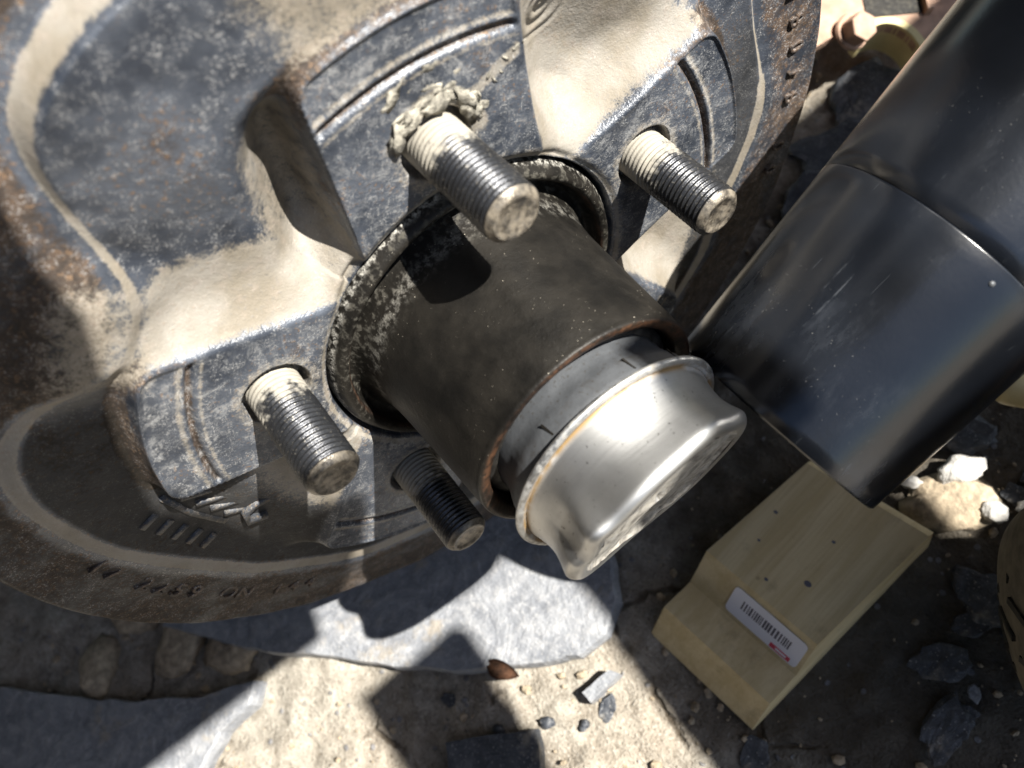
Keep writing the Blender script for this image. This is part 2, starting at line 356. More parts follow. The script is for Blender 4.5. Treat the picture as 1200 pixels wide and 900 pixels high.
    h = h-.03*sstep(2.24, 2.28, R)**2
    # masks
    dust = .04+.0*R
    vd = .92*sstep(.0, np.where(wall > .1, .05, .012), best)*sstep(1.66, 1.42, R)*np.where(wall > .1, 1, .85)
    vd = np.where((TD > 8)*(TD < 64), vd*sstep(1.38, 1.12, R), vd)
    ac = (TD > -66)*(TD < -8)                                             # valley between the left and the upper pad: dust lies on its lower flank
    vd = np.where(ac, vd*np.maximum(sstep(-.78, -.60, Y), .85*sstep(.34, .2, best)*sstep(1.56, 1.42, R)), vd)
    dust = np.maximum(dust, vd)
    dust = np.maximum(dust, .66*sstep(.0, .05, best)*sstep(.50, .30, best)*sstep(-110, -98, TD)*sstep(-52, -62, TD))
    ab = np.abs(R-rp-.030); wd = np.where(gent > .5, .034, .020); arc = sstep(wd+.014, wd-.012, ab); dust = np.maximum(dust, 1.0*arc)
    dust = np.maximum(dust, .62*notch)
    dust = np.maximum(dust, .85*np.exp(-((R-.79)/.014)**2))
    dust = np.maximum(dust, .62*np.exp(-((R-1.385)/.018)**2)*(best < 0)); dust = np.maximum(dust, .55*np.exp(-((R-1.305)/.014)**2)*(best < 0))
    dust = np.maximum(dust, .55*sstep(.24, .16, hole)); dust = np.maximum(dust, .45*sstep(-137, -150, TD)*sstep(1.5, 1.6, R)*sstep(2.3, 1.8, R)*0)
    dust = np.maximum(dust, .40*sstep(.9, .8, R))
    ax_, ay_ = math.cos(PAD_A[1]), math.sin(PAD_A[1]); qa = np.hypot(X-ax_, Y-ay_)
    dust = np.maximum(dust, .85*sstep(.25, .19, qa)*sstep(-.90, -1.0, Y)*(best < 0))
    ln = np.abs((X-.16)*.607+(Y+1.13)*(-.794))*sstep(.2, .1, np.abs(X-.075))+9*(np.abs(X-.075) > .12); dust = np.maximum(dust, .75*sstep(.045, .01, ln)*(best < 0))
    rust = .24+.0*R
    rust = np.maximum(rust, .66*sstep(-.02, .10, R-rp-.05))
    rust = np.maximum(rust, .62*np.exp(-((best-.008)/.016)**2)*sstep(1.2, 1.45, R)); rust = np.maximum(rust, .95*gr)
    rust = np.maximum(rust, .75*sstep(.0, .02, best)*sstep(.12, .06, best)*sstep(1.44, 1.52, R))
    dust = dust*(1-.6*np.exp(-(best/.014)**2)*sstep(.95, 1.05, R))*(1-.9*gr)
    steel = sstep(.01, -.03, best)
    black = sstep(1.12, 1.36, R)*sstep(.0, -.03, R-rp)*sstep(-10, -2, TD)*sstep(.02, .06, best)+.75*sstep(1.50, 1.56, R)*sstep(.03, -.02, R-rp)*sstep(-132, -150, TD)+.55*sstep(.08, .14, R-rp)*sstep(-38, -14, TD)  # dark tone that also paints the shade of the lower basin and rim
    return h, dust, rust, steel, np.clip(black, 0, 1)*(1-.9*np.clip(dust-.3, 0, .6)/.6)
drum = axle_empty('brake_drum')
tag(drum, 'rusty cast brake drum with raised stud pads, dusty valleys and lettered rim', 'brake drum')
rr = np.concatenate([np.linspace(.775, 1.62, 200), np.linspace(1.625, RIM, 120)]); NT = 1000
tt = np.arange(NT)*2*np.pi/NT
RRg, TTg = np.meshgrid(rr, tt, indexing='ij'); X0 = RRg*np.cos(TTg); Y0 = RRg*np.sin(TTg)
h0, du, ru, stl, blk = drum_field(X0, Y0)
ring_r = [.768, .76] ; ring_h = [-.09, -.30]
V = [np.stack([X0*S, Y0*S, h0*S], -1).reshape(-1, 3)]
def extra(r, h): return np.stack([r*np.cos(tt)*S, r*np.sin(tt)*S, np.full(NT, h*S)], -1)
inner = np.concatenate([extra(.755, -.40), extra(.762, -.10), extra(.768, -.035)]); outer = np.concatenate([extra(2.292, -.265), extra(2.297, -.30), extra(2.297, -.7), extra(2.297, -1.3), extra(2.1, -1.32)])
Vall = np.concatenate([inner, V[0], outer]); nr_ = 3+len(rr)+5
A_d = np.concatenate([np.full(3*NT, .3), du.ravel(), np.full(5*NT, .1)]); A_r = np.concatenate([np.full(3*NT, .3), ru.ravel(), np.full(5*NT, .9)]); A_s = np.concatenate([np.zeros(3*NT), stl.ravel(), np.zeros(5*NT)])
F = []
for j in range(nr_-1):
    b = j*NT
    F += [(b+i, b+NT+i, b+NT+(i+1) % NT, b+(i+1) % NT) for i in range(NT)]
# fine hand-cast unevenness
un = np.array([mnoise.fractal(Vector((p[0]*55, p[1]*55, .4)), 1, 2, 3) for p in Vall[::1]])
padlvl = np.concatenate([np.zeros(3*NT), (1-stl.ravel()), np.ones(5*NT)])
Vall[:, 2] += un*.00045*padlvl
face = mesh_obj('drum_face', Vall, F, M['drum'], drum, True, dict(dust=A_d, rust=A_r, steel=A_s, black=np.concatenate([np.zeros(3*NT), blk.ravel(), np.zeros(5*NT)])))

# raised lettering round the rim
def glyph(ch, size, depth, name, mat, parent, mtx, shear=0.0):
    cu = bpy.data.curves.new('glyph', 'FONT'); cu.body = ch; cu.size = size; cu.extrude = depth; cu.align_x = 'CENTER'; cu.bevel_depth = depth*.35; cu.bevel_resolution = 1; cu.shear = shear; cu.offset = -depth*.1
    to = bpy.data.objects.new('glyph', cu); col.objects.link(to)
    dg = bpy.context.evaluated_depsgraph_get(); me = bpy.data.meshes.new_from_object(to.evaluated_get(dg))
    bpy.data.objects.remove(to); bpy.data.curves.remove(cu)
    me.materials.clear(); me.materials.append(mat)
    for k, v in (('rust', .8), ('dust', .22), ('steel', 0.)):
        at = me.attributes.new(k, 'FLOAT', 'POINT'); at.data.foreach_set('value', [v]*len(me.vertices))
    o = bpy.data.objects.new(name, me); col.objects.link(o); o.parent = parent; o.matrix_local = mtx; return o
def rim_text(txt, a0, step, r, size, flip=False):
    for i, ch in enumerate(txt):
        if ch == ' ': continue
        a = math.radians(a0+step*i)
        x, y = r*math.cos(a)*S, r*math.sin(a)*S
        rad = Vector((math.cos(a), math.sin(a), 0)); tan = Vector((-math.sin(a), math.cos(a), 0))
        ex, ey = (-tan, -rad) if flip else (tan, -rad)
        if flip: ex, ey = (-tan, rad)
        if not flip: ex, ey = (tan, -rad)
        ez = ex.cross(ey)
        m = Matrix(((ex.x, ey.x, ez.x, x), (ex.y, ey.y, ez.y, y), (ex.z, ey.z, ez.z, float(drum_field(np.array([x/S]), np.array([y/S]))[0][0])*S+.00028), (0, 0, 0, 1)))
        glyph(ch, size, .00055, 'raised_letter', M['drum'], drum, m)
rim_text('17 2259 ON 144', 24, 3.1, 2.03, .0072)
rim_text('08/80/8 00', -140, -4.3, 2.04, .0066, flip=True)
# cast emblem below the left pad: slanted bars over a line, an S stroke and a short row of block letters
def bar(pts, w, hgt, z, parent, name):
    z = float(np.mean([drum_field(np.array([p[0]]), np.array([p[1]]))[0][0] for p in pts]))-.004
    bm = bmesh.new(); n = len(pts); L, Rr = [], []
    for k, p in enumerate(pts):
        a = Vector(pts[max(0, k-1)]); b = Vector(pts[min(n-1, k+1)]); d = (b-a).normalized(); nn = Vector((-d.y, d.x))*w/2
        for lst, sg in ((L, 1), (Rr, -1)):
            q = Vector(p)+nn*sg; lst.append((bm.verts.new((q.x*S, q.y*S, (z-.03)*S)), bm.verts.new((q.x*S, q.y*S, (z+hgt*.42)*S))))
    for k in range(n-1):
        bm.faces.new((L[k][1], L[k+1][1], Rr[k+1][1], Rr[k][1])); bm.faces.new((L[k][0], L[k+1][0], L[k+1][1], L[k][1])); bm.faces.new((Rr[k+1][0], Rr[k][0], Rr[k][1], Rr[k+1][1]))
    bm.faces.new((L[0][0], L[0][1], Rr[0][1], Rr[0][0])); bm.faces.new((L[-1][1], L[-1][0], Rr[-1][0], Rr[-1][1]))
    bevel(bm, .006*S, 2)
    o = bm_obj(name, bm, M['drum'], parent, True)
    for k, v in (('rust', .3), ('dust', .36), ('steel', 0.), ('black', .5)):
        at = o.data.attributes.new(k, 'FLOAT', 'POINT'); at.data.foreach_set('value', [v]*len(o.data.vertices))
    return o
ezz = -.165
emb = bar([(1.50, .50), (1.40, .68), (1.26, .85)], .028, .035, ezz, drum, 'cast_emblem')
for k in range(4):
    x0, y0 = 1.43-.055*k, .53+.085*k*.9
    bar([(x0, y0), (x0-.17+.02*k, y0-.0+.035)], .026, .035, ezz+.005, emb, 'emblem_stroke')
bar([(1.07, .62), (1.02, .68), (1.03, .76), (1.12, .76), (1.18, .80), (1.17, .87), (1.08, .88)], .034, .035, ezz, emb, 'emblem_stroke')
for k in range(5):
    x0, y0 = 1.54-.055*k, .60+.08*k
    bar([(x0, y0), (x0+.07, y0+.055)], .03, .03, ezz, emb, 'emblem_letter')
# caked dirt stuck above the upper stud
def lump(pts, mat, name, parent, seed=0, rough=.3, sub=3, flat=False):
    bm = bmesh.new()
    for (x, y, z, a, b, c, rz) in pts:
        m = Matrix.Translation((x, y, z)) @ Matrix.Rotation(rz, 4, 'Z') @ Matrix.Diagonal((a, b, c, 1))
        r = bmesh.ops.create_icosphere(bm, subdivisions=sub, radius=1)
        if flat:
            for v in r['verts']: v.co.z = max(-.55, min(.42+.25*v.co.x, v.co.z*1.3)); v.co.x += .45*mnoise.noise(Vector((v.co.x*1.3+seed, v.co.y*1.3, 2)))
        for v in r['verts']:
            q = v.co+Vector((seed, x*900, y*900)); k = 1+rough*mnoise.fractal(q*1.7, .8, 2, 3); v.co = m @ (v.co*k)
    return bm_obj(name, bm, mat, parent, not flat)
fl = []
for k in range(64):
    t = random.random(); ang = math.radians(-72-85+140*t); r = .165+.05*random.random()
    if .3 < t < .8 and random.random() < .5: r += .14*random.random()
    x = math.cos(PAD_A[1])+r*math.cos(ang); y = math.sin(PAD_A[1])+r*math.sin(ang)
    s = .006+.024*random.random()**2; near = r < .20
    fl.append((x*S, y*S, (random.uniform(-.004, .012) if near else -.002)*S, s*S*2.0, s*S*.9, s*S*(.5 if near else .22), ang+1.57+random.uniform(-.5, .5)))
for k in range(7):
    t = k/6; x = .16-.17*t+random.uniform(-.02, .02); y = -1.13-.13*t+random.uniform(-.025, .025); s = random.uniform(.005, .011)
    fl.append((x*S, y*S, .002*S, s*1.8*S, s*.6*S, s*.5*S, random.uniform(0, 3)))
lump(fl, M['caked'], 'caked_dirt', drum, 3, .9, 2)

# ------------------------------------------------------------------ wheel hub, studs
hub = axle_empty('wheel_hub')
tag(hub, 'oily black cylindrical wheel hub with threaded studs, projecting through the brake drum', 'wheel hub')
def u(p): return [(r*S, z*S) for r, z in p]
hp = smooth_prof([(.752, -.30), (.752, -.055), (.735, -.02), (.715, .012), (.690, .018), (.672, -.004), (.664, -.06), (.640, -.085), (.612, -.06), (.590, .0), (.577, .07), (.568, .15), (.561, .3), (.552, .5), (.545, .70), (.541, .742)], 2)
hp += smooth_prof([(.541, .745), (.541, .760), (.534, .771), (.505, .768), (.480, .752), (.470, .72), (.468, .60)], 1)
barrel = lathe('hub_barrel', u(hp), M['hub'], hub, 192, sub=.0012)
zz_ = np.array([v.co.z for v in barrel.data.vertices])/S; rr_ = np.array([math.hypot(v.co.x, v.co.y) for v in barrel.data.vertices])/S
br = np.clip(sstep(.539, .530, rr_)*(zz_ > .70)*1.0 + .9*np.exp(-((rr_-.676)/.006)**2)*(zz_ < .05), 0, 1)
rd = np.clip(np.exp(-((rr_-.742)/.006)**2)*(zz_ > -.08)*.9+.28*np.exp(-((zz_-.05)/.03)**2)*(rr_ < .60), 0, 1)
barrel.data.attributes.new('rimdust', 'FLOAT', 'POINT').data.foreach_set('value', rd.astype(np.float32))
barrel.data.attributes.new('brown', 'FLOAT', 'POINT').data.foreach_set('value', br.astype(np.float32))
# bearing retainer deep in the bore
lathe('bore_plug', u([(.468, .62), (.40, .64), (.2, .64), (.001, .64)]), M['hub'], hub, 64)
# stud with rolled thread
def stud_mesh():
    R0 = .1155*S; L = .484*S; pitch = .00135; n = 56; nz = 230; vs_, fs, bare = [], [], []
    zs = np.linspace(-.12*S, L, nz)
    for z in zs:
        ch = max(0, (z-(L-.0016))/.0016)
        for i in range(n):
            a = 2*math.pi*i/n; ph = (z/pitch-a/(2*math.pi)) % 1.0
            tri = abs(ph-.5)*2; dep = .00062*min(1, max(0, (tri-.12)/.8))
            wear = .6+.4*(mnoise.noise(Vector((math.cos(a)*3, math.sin(a)*3, z*300)))*.5+.5)
            if z < .0045: dep *= .35
            r = R0-dep*wear; r = min(r, R0-.0014*ch**1.3-.0)
            vs_.append((r*math.cos(a), r*math.sin(a), z)); bare.append(1.0 if ch > .15 else 0.0)
    for j in range(nz-1):
        for i in range(n):
            k = (i+1) % n; fs.append((j*n+i, j*n+k, (j+1)*n+k, (j+1)*n+i))
    prev = (nz-1)*n
    for q, (f_, dz) in enumerate(((.95, .00006), (.8, -.0001), (.74, -.00028), (.5, -.00034), (.2, -.00034))):
        b = len(vs_); rb = R0-.0014
        for i in range(n):
            a = 2*math.pi*i/n; vs_.append((rb*f_*math.cos(a), rb*f_*math.sin(a), L+dz)); bare.append(1.0)
        for i in range(n):
            k = (i+1) % n; fs.append((prev+i, prev+k, b+k, b+i))
        prev = b
    fs.append(tuple(prev+i for i in range(n)))
    return vs_, fs, bare
sv, sf, sb = stud_mesh()
st0 = None
for i, a in enumerate(PAD_A):
    if st0 is None: o = st0 = mesh_obj('stud', sv, sf, M['stud'], hub, True, dict(bare=sb))
    else: o = st0.copy(); col.objects.link(o); o.parent = hub
    o.location = (math.cos(a)*S, math.sin(a)*S, 0); o.rotation_euler = (0, 0, 1.3*i+.4)

# ------------------------------------------------------------------ grease cap
cap = axle_empty('grease_cap')
tag(cap, 'dented silver aluminium grease cap pressed into the end of the black hub', 'grease cap')
def dent(p, a):
    x, y, z = p; zz = z/S
    k = sstep(.98, 1.17, np.array(zz)).item()
    d = .010*math.sin(3*a+.7)+.006*math.sin(5*a+2.1)
    d += -.022*math.exp(-((a-4.25)/.22)**2)-.030*math.exp(-((a-5.0)/.30)**2)+.036*math.exp(-((a-5.9)/.13)**2)-.020*math.exp(-((a-6.15)/.2)**2)
    s_ = 1+k*d/.46; r = math.hypot(x, y)/S/.46; k2 = sstep(.965, 1.17, np.array(zz)).item()
    return (x*s_, y*s_, z+.02*S*k2+k2*S*(.105*r*math.cos(a+math.radians(55))+.010*math.sin(2*a+1.0)))
body = smooth_prof([(.462, .955), (.452, .985), (.440, 1.03), (.437, 1.07), (.443, 1.10), (.455, 1.13), (.461, 1.152), (.452, 1.172), (.434, 1.190), (.410, 1.195), (.385, 1.185)], 2)
cb = lathe('cap_shell', u(body), M['alu'], cap, 160, sub=.0008, jitter=dent)
def set_attr(o, **kw):
    for k, fn in kw.items():
        vals = [fn(v.co.x/S, v.co.y/S, v.co.z/S) for v in o.data.vertices]
        o.data.attributes.new(k, 'FLOAT', 'POINT').data.foreach_set('value', np.asarray(vals, dtype=np.float32))
set_attr(cb, grime=lambda x, y, z: .06, grease=lambda x, y, z: max(0, 1-abs(z-.962)/.018))
endp = smooth_prof([(.388, 1.186), (.37, 1.173), (.35, 1.168), (.3, 1.172), (.18, 1.168), (.001, 1.17)], 2)
def dent2(p, a):
    x, y, z = dent((p[0], p[1], 1.17*S), a); r = math.hypot(p[0], p[1])/S
    return (x, y, p[2]+(z-1.17*S)+.009*S*mnoise.fractal(Vector((p[0]*160, p[1]*160, 2.)), .9, 2, 3)*min(1, r*3))
ce = lathe('end_panel', u(endp), M['alu'], cb, 160, sub=.0009, jitter=dent2)
set_attr(ce, grime=lambda x, y, z: .85, grease=lambda x, y, z: 0.0)
bead = smooth_prof([(.462, .930), (.488, .934), (.500, .942), (.503, .952), (.496, .961), (.480, .965), (.462, .960)], 2)
cbe = lathe('rim_bead', u(bead), M['alu'], cap, 160)
set_attr(cbe, grime=lambda x, y, z: .42, grease=lambda x, y, z: max(0, 1-abs(math.hypot(x, y)-.470)/.014))
slv = lathe('press_sleeve', u([(.415, .62), (.420, .78), (.432, .81), (.448, .85), (.456, .915), (.450, .932)]), M['zinc'], cap, 160, sub=.001,
    jitter=lambda p, a: tuple(c*(1-.05*(math.exp(-((a-4.62)/.012)**2))) if i < 2 else c for i, c in enumerate(p)))
for a in (4.15, 4.72, 5.6):
    bm = bmesh.new(); bmesh.ops.create_cube(bm, size=1, matrix=Matrix.Rotation(a, 4, 'Z') @ Matrix.Translation((.4515*S, 0, .875*S)) @ Matrix.Rotation(.15, 4, 'X') @ Matrix.Diagonal((.006*S, .008*S, .075*S, 1)))
    bm_obj('sleeve_slot', bm, M['hub'], slv)
# smeared black grease between sleeve and bore
lathe('grease_smear', u(smooth_prof([(.468, .66), (.462, .690), (.440, .705), (.420, .715)], 2)), M['grease'], cap, 160, jitter=lambda p, a: (p[0], p[1], p[2]+.012*S*mnoise.fractal(Vector((math.cos(a)*4, math.sin(a)*4, p[2]*200)), .8, 2, 3)))

# ------------------------------------------------------------------ black tube
TE = Vector((.0627, .03533, .11024)); TA = Vector((-.0131, .9656, .2596)).normalized()
tube = empty('black_tube', TE); tube.rotation_euler = TA.to_track_quat('Z', 'Y').to_euler()
tag(tube, 'thick black satin tube with a raised collar, lying beside the grease cap', 'tube')
r0, kk, ss = .0298, .0572, .054
tp = [(r0-.0032, .012), (r0-.0032, .0006), (r0-.0028, .0001), (r0-.0006, .0), (r0, .0006), (r0+kk*.03, .03), (r0+kk*(ss-.0006), ss-.0006), (r0+kk*ss-.0001, ss-.0002), (r0+kk*ss-.0004, ss-.0001)]
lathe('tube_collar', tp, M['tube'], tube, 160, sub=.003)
tp2 = [(r0+kk*ss-.0012, ss-.004), (r0+kk*ss-.0004, ss+.0000), (r0+kk*ss+.0000, ss+.0002), (r0+kk*.165, .165), (r0+kk*.165-.004, .167), (.001, .167)]
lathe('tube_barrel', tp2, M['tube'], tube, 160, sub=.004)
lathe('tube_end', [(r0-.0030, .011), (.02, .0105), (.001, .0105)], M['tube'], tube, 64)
pinb = bmesh.new(); bmesh.ops.create_cone(pinb, cap_ends=True, segments=20, radius1=.0007, radius2=.0006, depth=.0012)
pin = bm_obj('pin_hole', pinb, M['zinc'], tube, True)
# pin sits low on the collar, on the camera side of the barrel
q = TA.to_track_quat('Z', 'Y').to_matrix(); 
pd = Vector((.627, -.194, .755)); ld = q.inverted() @ pd; ld.z = 0; ld.normalize()
pin.location = ld*(r0+kk*.050-.0003)+Vector((0, 0, .050)); pin.rotation_euler = ld.to_track_quat('Z', 'Y').to_euler()

# ------------------------------------------------------------------ wooden block
wb = empty('wooden_block', (0.0776, -0.0209, 0)); wb.rotation_euler = (0, 0, math.radians(6.3))  # block corners worked back from image pixels, then scaled about the camera
tag(wb, 'pale pine batten block with stepped chamfered end and a white barcode sticker', 'wood block')
bm = bmesh.new(); W = .0449/2
prof = [(0, -.003), (0, .0005), (.0097, .0122), (.0222, .0084), (.0330, .0203), (.0800, .0205), (.0826, .018), (.0829, -.003)]
vv = [[bm.verts.new((s*W*(1 if j < 5 else .965)+(.0045 if j > 4 else 0), y+(.0022*s if j > 4 else 0), z)) for j, (y, z) in enumerate(prof)] for s in (-1, 1)]
bm.faces.new(vv[0]); bm.faces.new(vv[1][::-1])
for j in range(len(prof)): k = (j+1) % len(prof); bm.faces.new((vv[0][j], vv[0][k], vv[1][k], vv[1][j]))
bevel(bm, .0005, 2, .3)
bm_obj('batten', bm, M['wood'], wb)
for (x, y, r) in ((.0085, .046, .0011), (-.002, .0385, .0006), (-.014, .058, .0007), (-.012, .047, .0005), (.006, .062, .0006)):
    bm = bmesh.new(); bmesh.ops.create_cone(bm, cap_ends=True, segments=14, radius1=r, radius2=r*.8, depth=.0004, matrix=Matrix.Translation((x, y, .02025)) @ Matrix.Diagonal((1.4, 1, 1, 1)))
    bm_obj('nail_hole', bm, M['ink'], wb)
# sticker lies on the sloping step
sl = math.atan2(.0203-.0084, .0330-.0222)
stm = Matrix.Translation((.0065, .02725, .01425)) @ Matrix.Rotation(sl, 4, 'X')
def card(w, hgt, r, t):
    pts = []
    for cx, cy, a0 in ((w/2-r, hgt/2-r, 0), (-w/2+r, hgt/2-r, 90), (-w/2+r, -hgt/2+r, 180), (w/2-r, -hgt/2+r, 270)):
        pts += [(cx+r*math.cos(math.radians(a0+b)), cy+r*math.sin(math.radians(a0+b))) for b in (0, 30, 60, 90)]
    return prism(pts, 0, t)
stk = bm_obj('barcode_sticker', card(.0290, .0112, .0016, .0002), M['label'], wb); stk.matrix_local = stm
x = -.0098; k = 0
while x < .0092:
    w = random.choice((.0003, .0004, .0006, .0008)); bm = prism([(x, -.0012), (x+w, -.0012), (x+w, .0024), (x, .0024)], .0002, .00024)
    o = bm_obj('barcode_bar', bm, M['ink'], stk); x += w+random.choice((.0003, .0004, .0006))
bm_obj('red_print', prism([(.0040, -.0052), (.0118, -.0052), (.0118, -.0034), (.0040, -.0034)], .0002, .00024), M['red'], stk)
bm_obj('white_print', prism([(.0062, -.0047), (.0104, -.0047), (.0104, -.0039), (.0062, -.0039)], .00024, .00027), M['label'], stk)

# ------------------------------------------------------------------ slates and stones
def slab(name, pts, top, thick, mat, label, cat, seed=1, jag=.0012):
    P = []
    n = len(pts)
    for i in range(n):
        a, b = Vector(pts[i]), Vector(pts[(i+1) % n]); m = max(2, int((b-a).length/.004))
        for j in range(m):
            p = a.lerp(b, j/m); w = mnoise.noise_vector(Vector((p.x*120, p.y*120, seed)))*jag; P.append((p.x+w.x, p.y+w.y))
    c = Vector((sum(p[0] for p in P)/len(P), sum(p[1] for p in P)/len(P)))
    o = empty(name, (c.x, c.y, top-thick)); bpy.data.objects.remove(o)
    bm = bmesh.new(); rings = []
    # concentric rings so that the top can undulate and the edge can flake
    for f_, z in ((1.0, top-thick), (1.006, top-thick*.5), (.995, top-.0008), (.985, top), (.9, top), (.7, top), (.45, top), (.2, top)):
        r = []
        for p in P:
            q = c+(Vector(p)-c)*f_
            dz = .0010*mnoise.fractal(Vector((q.x*24, q.y*24, seed)), .9, 2, 4) if z > top-.002 else .0006*mnoise.noise(Vector((q.x*300, q.y*300, seed)))
            r.append(bm.verts.new((q.x, q.y, z+dz)))
        rings.append(r)
    N = len(P)
    for a, b in zip(rings[:-1], rings[1:]):
        for i in range(N): k = (i+1) % N; bm.faces.new((a[i], a[k], b[k], b[i]))
    bm.faces.new(rings[-1]); bm.faces.new(rings[0][::-1])
    o = bm_obj(name, bm, mat, None, False)
    for v in o.data.vertices: v.co -= Vector((c.x, c.y, top-thick))
    o.location = (c.x, c.y, top-thick)
    return tag(o, label, cat)
slab('slate_slab', [(-0.0779, -0.1763), (-0.0373, -0.1442), (-0.0136, -0.1196), (0.0034, -0.1033), (0.0228, -0.0838), (0.0365, -0.0638), (0.0463, -0.0475), (0.0471, -0.0354), (0.0409, -0.0244), (0.0292, -0.0169), (0.0127, -0.0113), (-0.0189, -0.0204), (-0.0758, -0.08), (-0.0919, -0.141)],  # slab outlines, and stones below, taken from image pixels and scaled about camera
     .007, .008, M['slate'], 'large rounded blue grey slate slab lying under the hub', 'slate', 1)
slab('slate_slab', [(-0.1291, -0.2726), (-0.0893, -0.2311), (-0.0615, -0.2025), (-0.0396, -0.1737), (-0.0302, -0.1518), (-0.0238, -0.158), (-0.0224, -0.1734), (-0.0166, -0.1879), (-0.0101, -0.206), (-0.0751, -0.2909)],
     .007, .008, M['slate'], 'pale slate slab cut off at the bottom left corner', 'slate', 2)
slab('slate_piece', [(0.0365, -0.1036), (0.0542, -0.0748), (0.0726, -0.0849), (0.0521, -0.1135)], .005, .006, M['slate_dark'], 'dark square slate piece at the bottom edge below the brown leaf', 'slate', 3)
slab('slate_chip', [(0.0555, -0.0549), (0.056, -0.0423), (0.0594, -0.0405), (0.06, -0.0547)], .005, .006, M['slate'], 'narrow grey slate splinter between the large slab and the wooden block', 'slate', 4, .0005)
def stone(name, x, y, z, a, b, c, rz, mat, label, cat='stone', seed=0, group=None, flat=False):
    o = lump([(0, 0, 0, a, b, c, rz)], mat, name, None, seed, .28, 3, flat); o.location = (x, y, z); return tag(o, label, cat, group)
stone('pebble', 0.045, -0.0868, .0005, .0024, .0019, .0014, .4, M['slate_dark'], 'small dark pebble just below the brown leaf', seed=11)
stone('pebble', 0.0545, -0.0713, .0005, .0028, .0022, .0016, .9, M['slate_dark'], 'dark slate pebble touching the corner of the square slate piece', seed=12)
stone('pebble', 0.0635, -0.0616, .0004, .0022, .0016, .0012, 1.9, M['slate_dark'], 'dark pebble on sunlit earth below the grey splinter', seed=13)
stone('pale_stone', 0.0839, 0.0928, .003, .0078, .0046, .0034, 1.1, M['stone'], 'large white stone in the sun patch under the black tube', seed=14)
stone('pale_stone', 0.1001, 0.0895, .002, .0042, .0036, .0024, .3, M['stone'], 'round white stone at the right end of the sun patch', seed=15)
stone('pale_stone', 0.0758, 0.0785, .002, .0036, .0022, .002, .8, M['stone'], 'pale pebble beside the far corner of the wooden block', seed=16)
stone('pale_stone', 0.1058, 0.0975, .002, .0032, .0022, .002, .8, M['stone'], 'small pale pebble at the right edge below the black tube', seed=17)
stone('clod', 0.0887, 0.0828, -.002, .0150, .0095, .0062, .9, M['clod'], 'lit crumbly earth clod in the sun patch', 'clod', 18)
for (x, y, a, b, c, rz, lb) in ((0.0735, 0.1037, .012, .008, .007, .4, 'black slate lump above the sun patch'), (0.1091, 0.1113, .013, .009, .007, 1.2, 'black slate lump at the right edge under the tube'),
        (0.1186, 0.0676, .011, .008, .006, .2, 'dark stone between the sun patch and the ribbed tyre'), (0.1224, 0.042, .009, .006, .004, .9, 'dark flat stone left of the ribbed tyre'), (0.1366, 0.0277, .010, .006, .004, 1.9, 'dark stone at the bottom right below the ribbed tyre'),
        (-0.0372, 0.1664, .020, .014, .012, .6, 'black stone in the shaded gap under the primed bracket'), (-0.0315, 0.1417, .014, .011, .010, 1.6, 'black stone in the gap between drum rim and tube'), (-0.0524, 0.194, .018, .014, .012, 2.2, 'black stone under the arch of the primed bracket'), (-0.022, 0.118, .012, .009, .008, 1.1, 'black stone low in the gap beside the drum rim')):
    stone('dark_stone', x, y, -.001, a, b, c*.6, rz, M['slate_dark'], lb, seed=int(x*9999), flat=True)
for (x, y, a, b, c, rz, lb) in ((-0.0999, -0.187, .016, .010, .007, .5, 'shaded mud clod under the drum at the left edge'), (-0.0724, -0.1718, .020, .010, .006, 2.2, 'long shaded mud clod between the two slate slabs'), (-0.0505, -0.1585, .012, .008, .005, 1.0, 'shaded mud clod beside the right tip of the pale slab'), (-0.0866, -0.2117, .014, .008, .006, 2.6, 'shaded mud clod behind the pale slab')):
    stone('mud_clod', x, y, .000, a, b, c, rz, M['clod'], lb, 'clod', seed=int(-x*9999))
chip_rng = random.Random(21); chips = []
MARKS = {'the front edge of the wooden block': (.075, -.045), 'the right side of the wooden block': (.118, .02), 'the ribbed tyre': (.125, .05), 'the square slate piece': (.052, -.09), 'the brown leaf': (.03, -.078), 'the grey slate splinter': (.058, -.05), 'the tip of the pale slab': (-.015, -.155)}
for k in range(34):
    x, y = chip_rng.uniform(-.02, .15), chip_rng.uniform(-.16, .06)
    if k % 3 == 0: x, y = chip_rng.uniform(.09, .16), chip_rng.uniform(-.03, .12)
    if -.03 < y < .07 and .045 < x < .105: continue
    chips.append((x, y, chip_rng.uniform(.0012, .0042), chip_rng.uniform(0, 3), k))
near = {}
for c_ in chips:
    mk = min(MARKS, key=lambda m: math.hypot(MARKS[m][0]-c_[0], MARKS[m][1]-c_[1])); near.setdefault(mk, []).append((math.hypot(MARKS[mk][0]-c_[0], MARKS[mk][1]-c_[1]), c_))
ORD = ('nearest', 'second nearest', 'third nearest', 'fourth nearest', 'fifth nearest', 'sixth nearest', 'seventh nearest', 'eighth nearest', 'ninth nearest', 'tenth nearest', 'eleventh nearest', 'twelfth nearest')
for mk, lst in near.items():
    for i, (d_, (x, y, a, rz, k)) in enumerate(sorted(lst)):
        stone('slate_chip', x, y, gz(x, y)-.0022, a*1.5, a, a*.5, rz, M['slate_dark'] if k % 4 else M['slate'], 'small flat %s slate chip, %s to %s' % ('dark' if k % 4 else 'grey', ORD[i], mk), 'stone', 40+k, 'slate chips strewn over the earth', True)
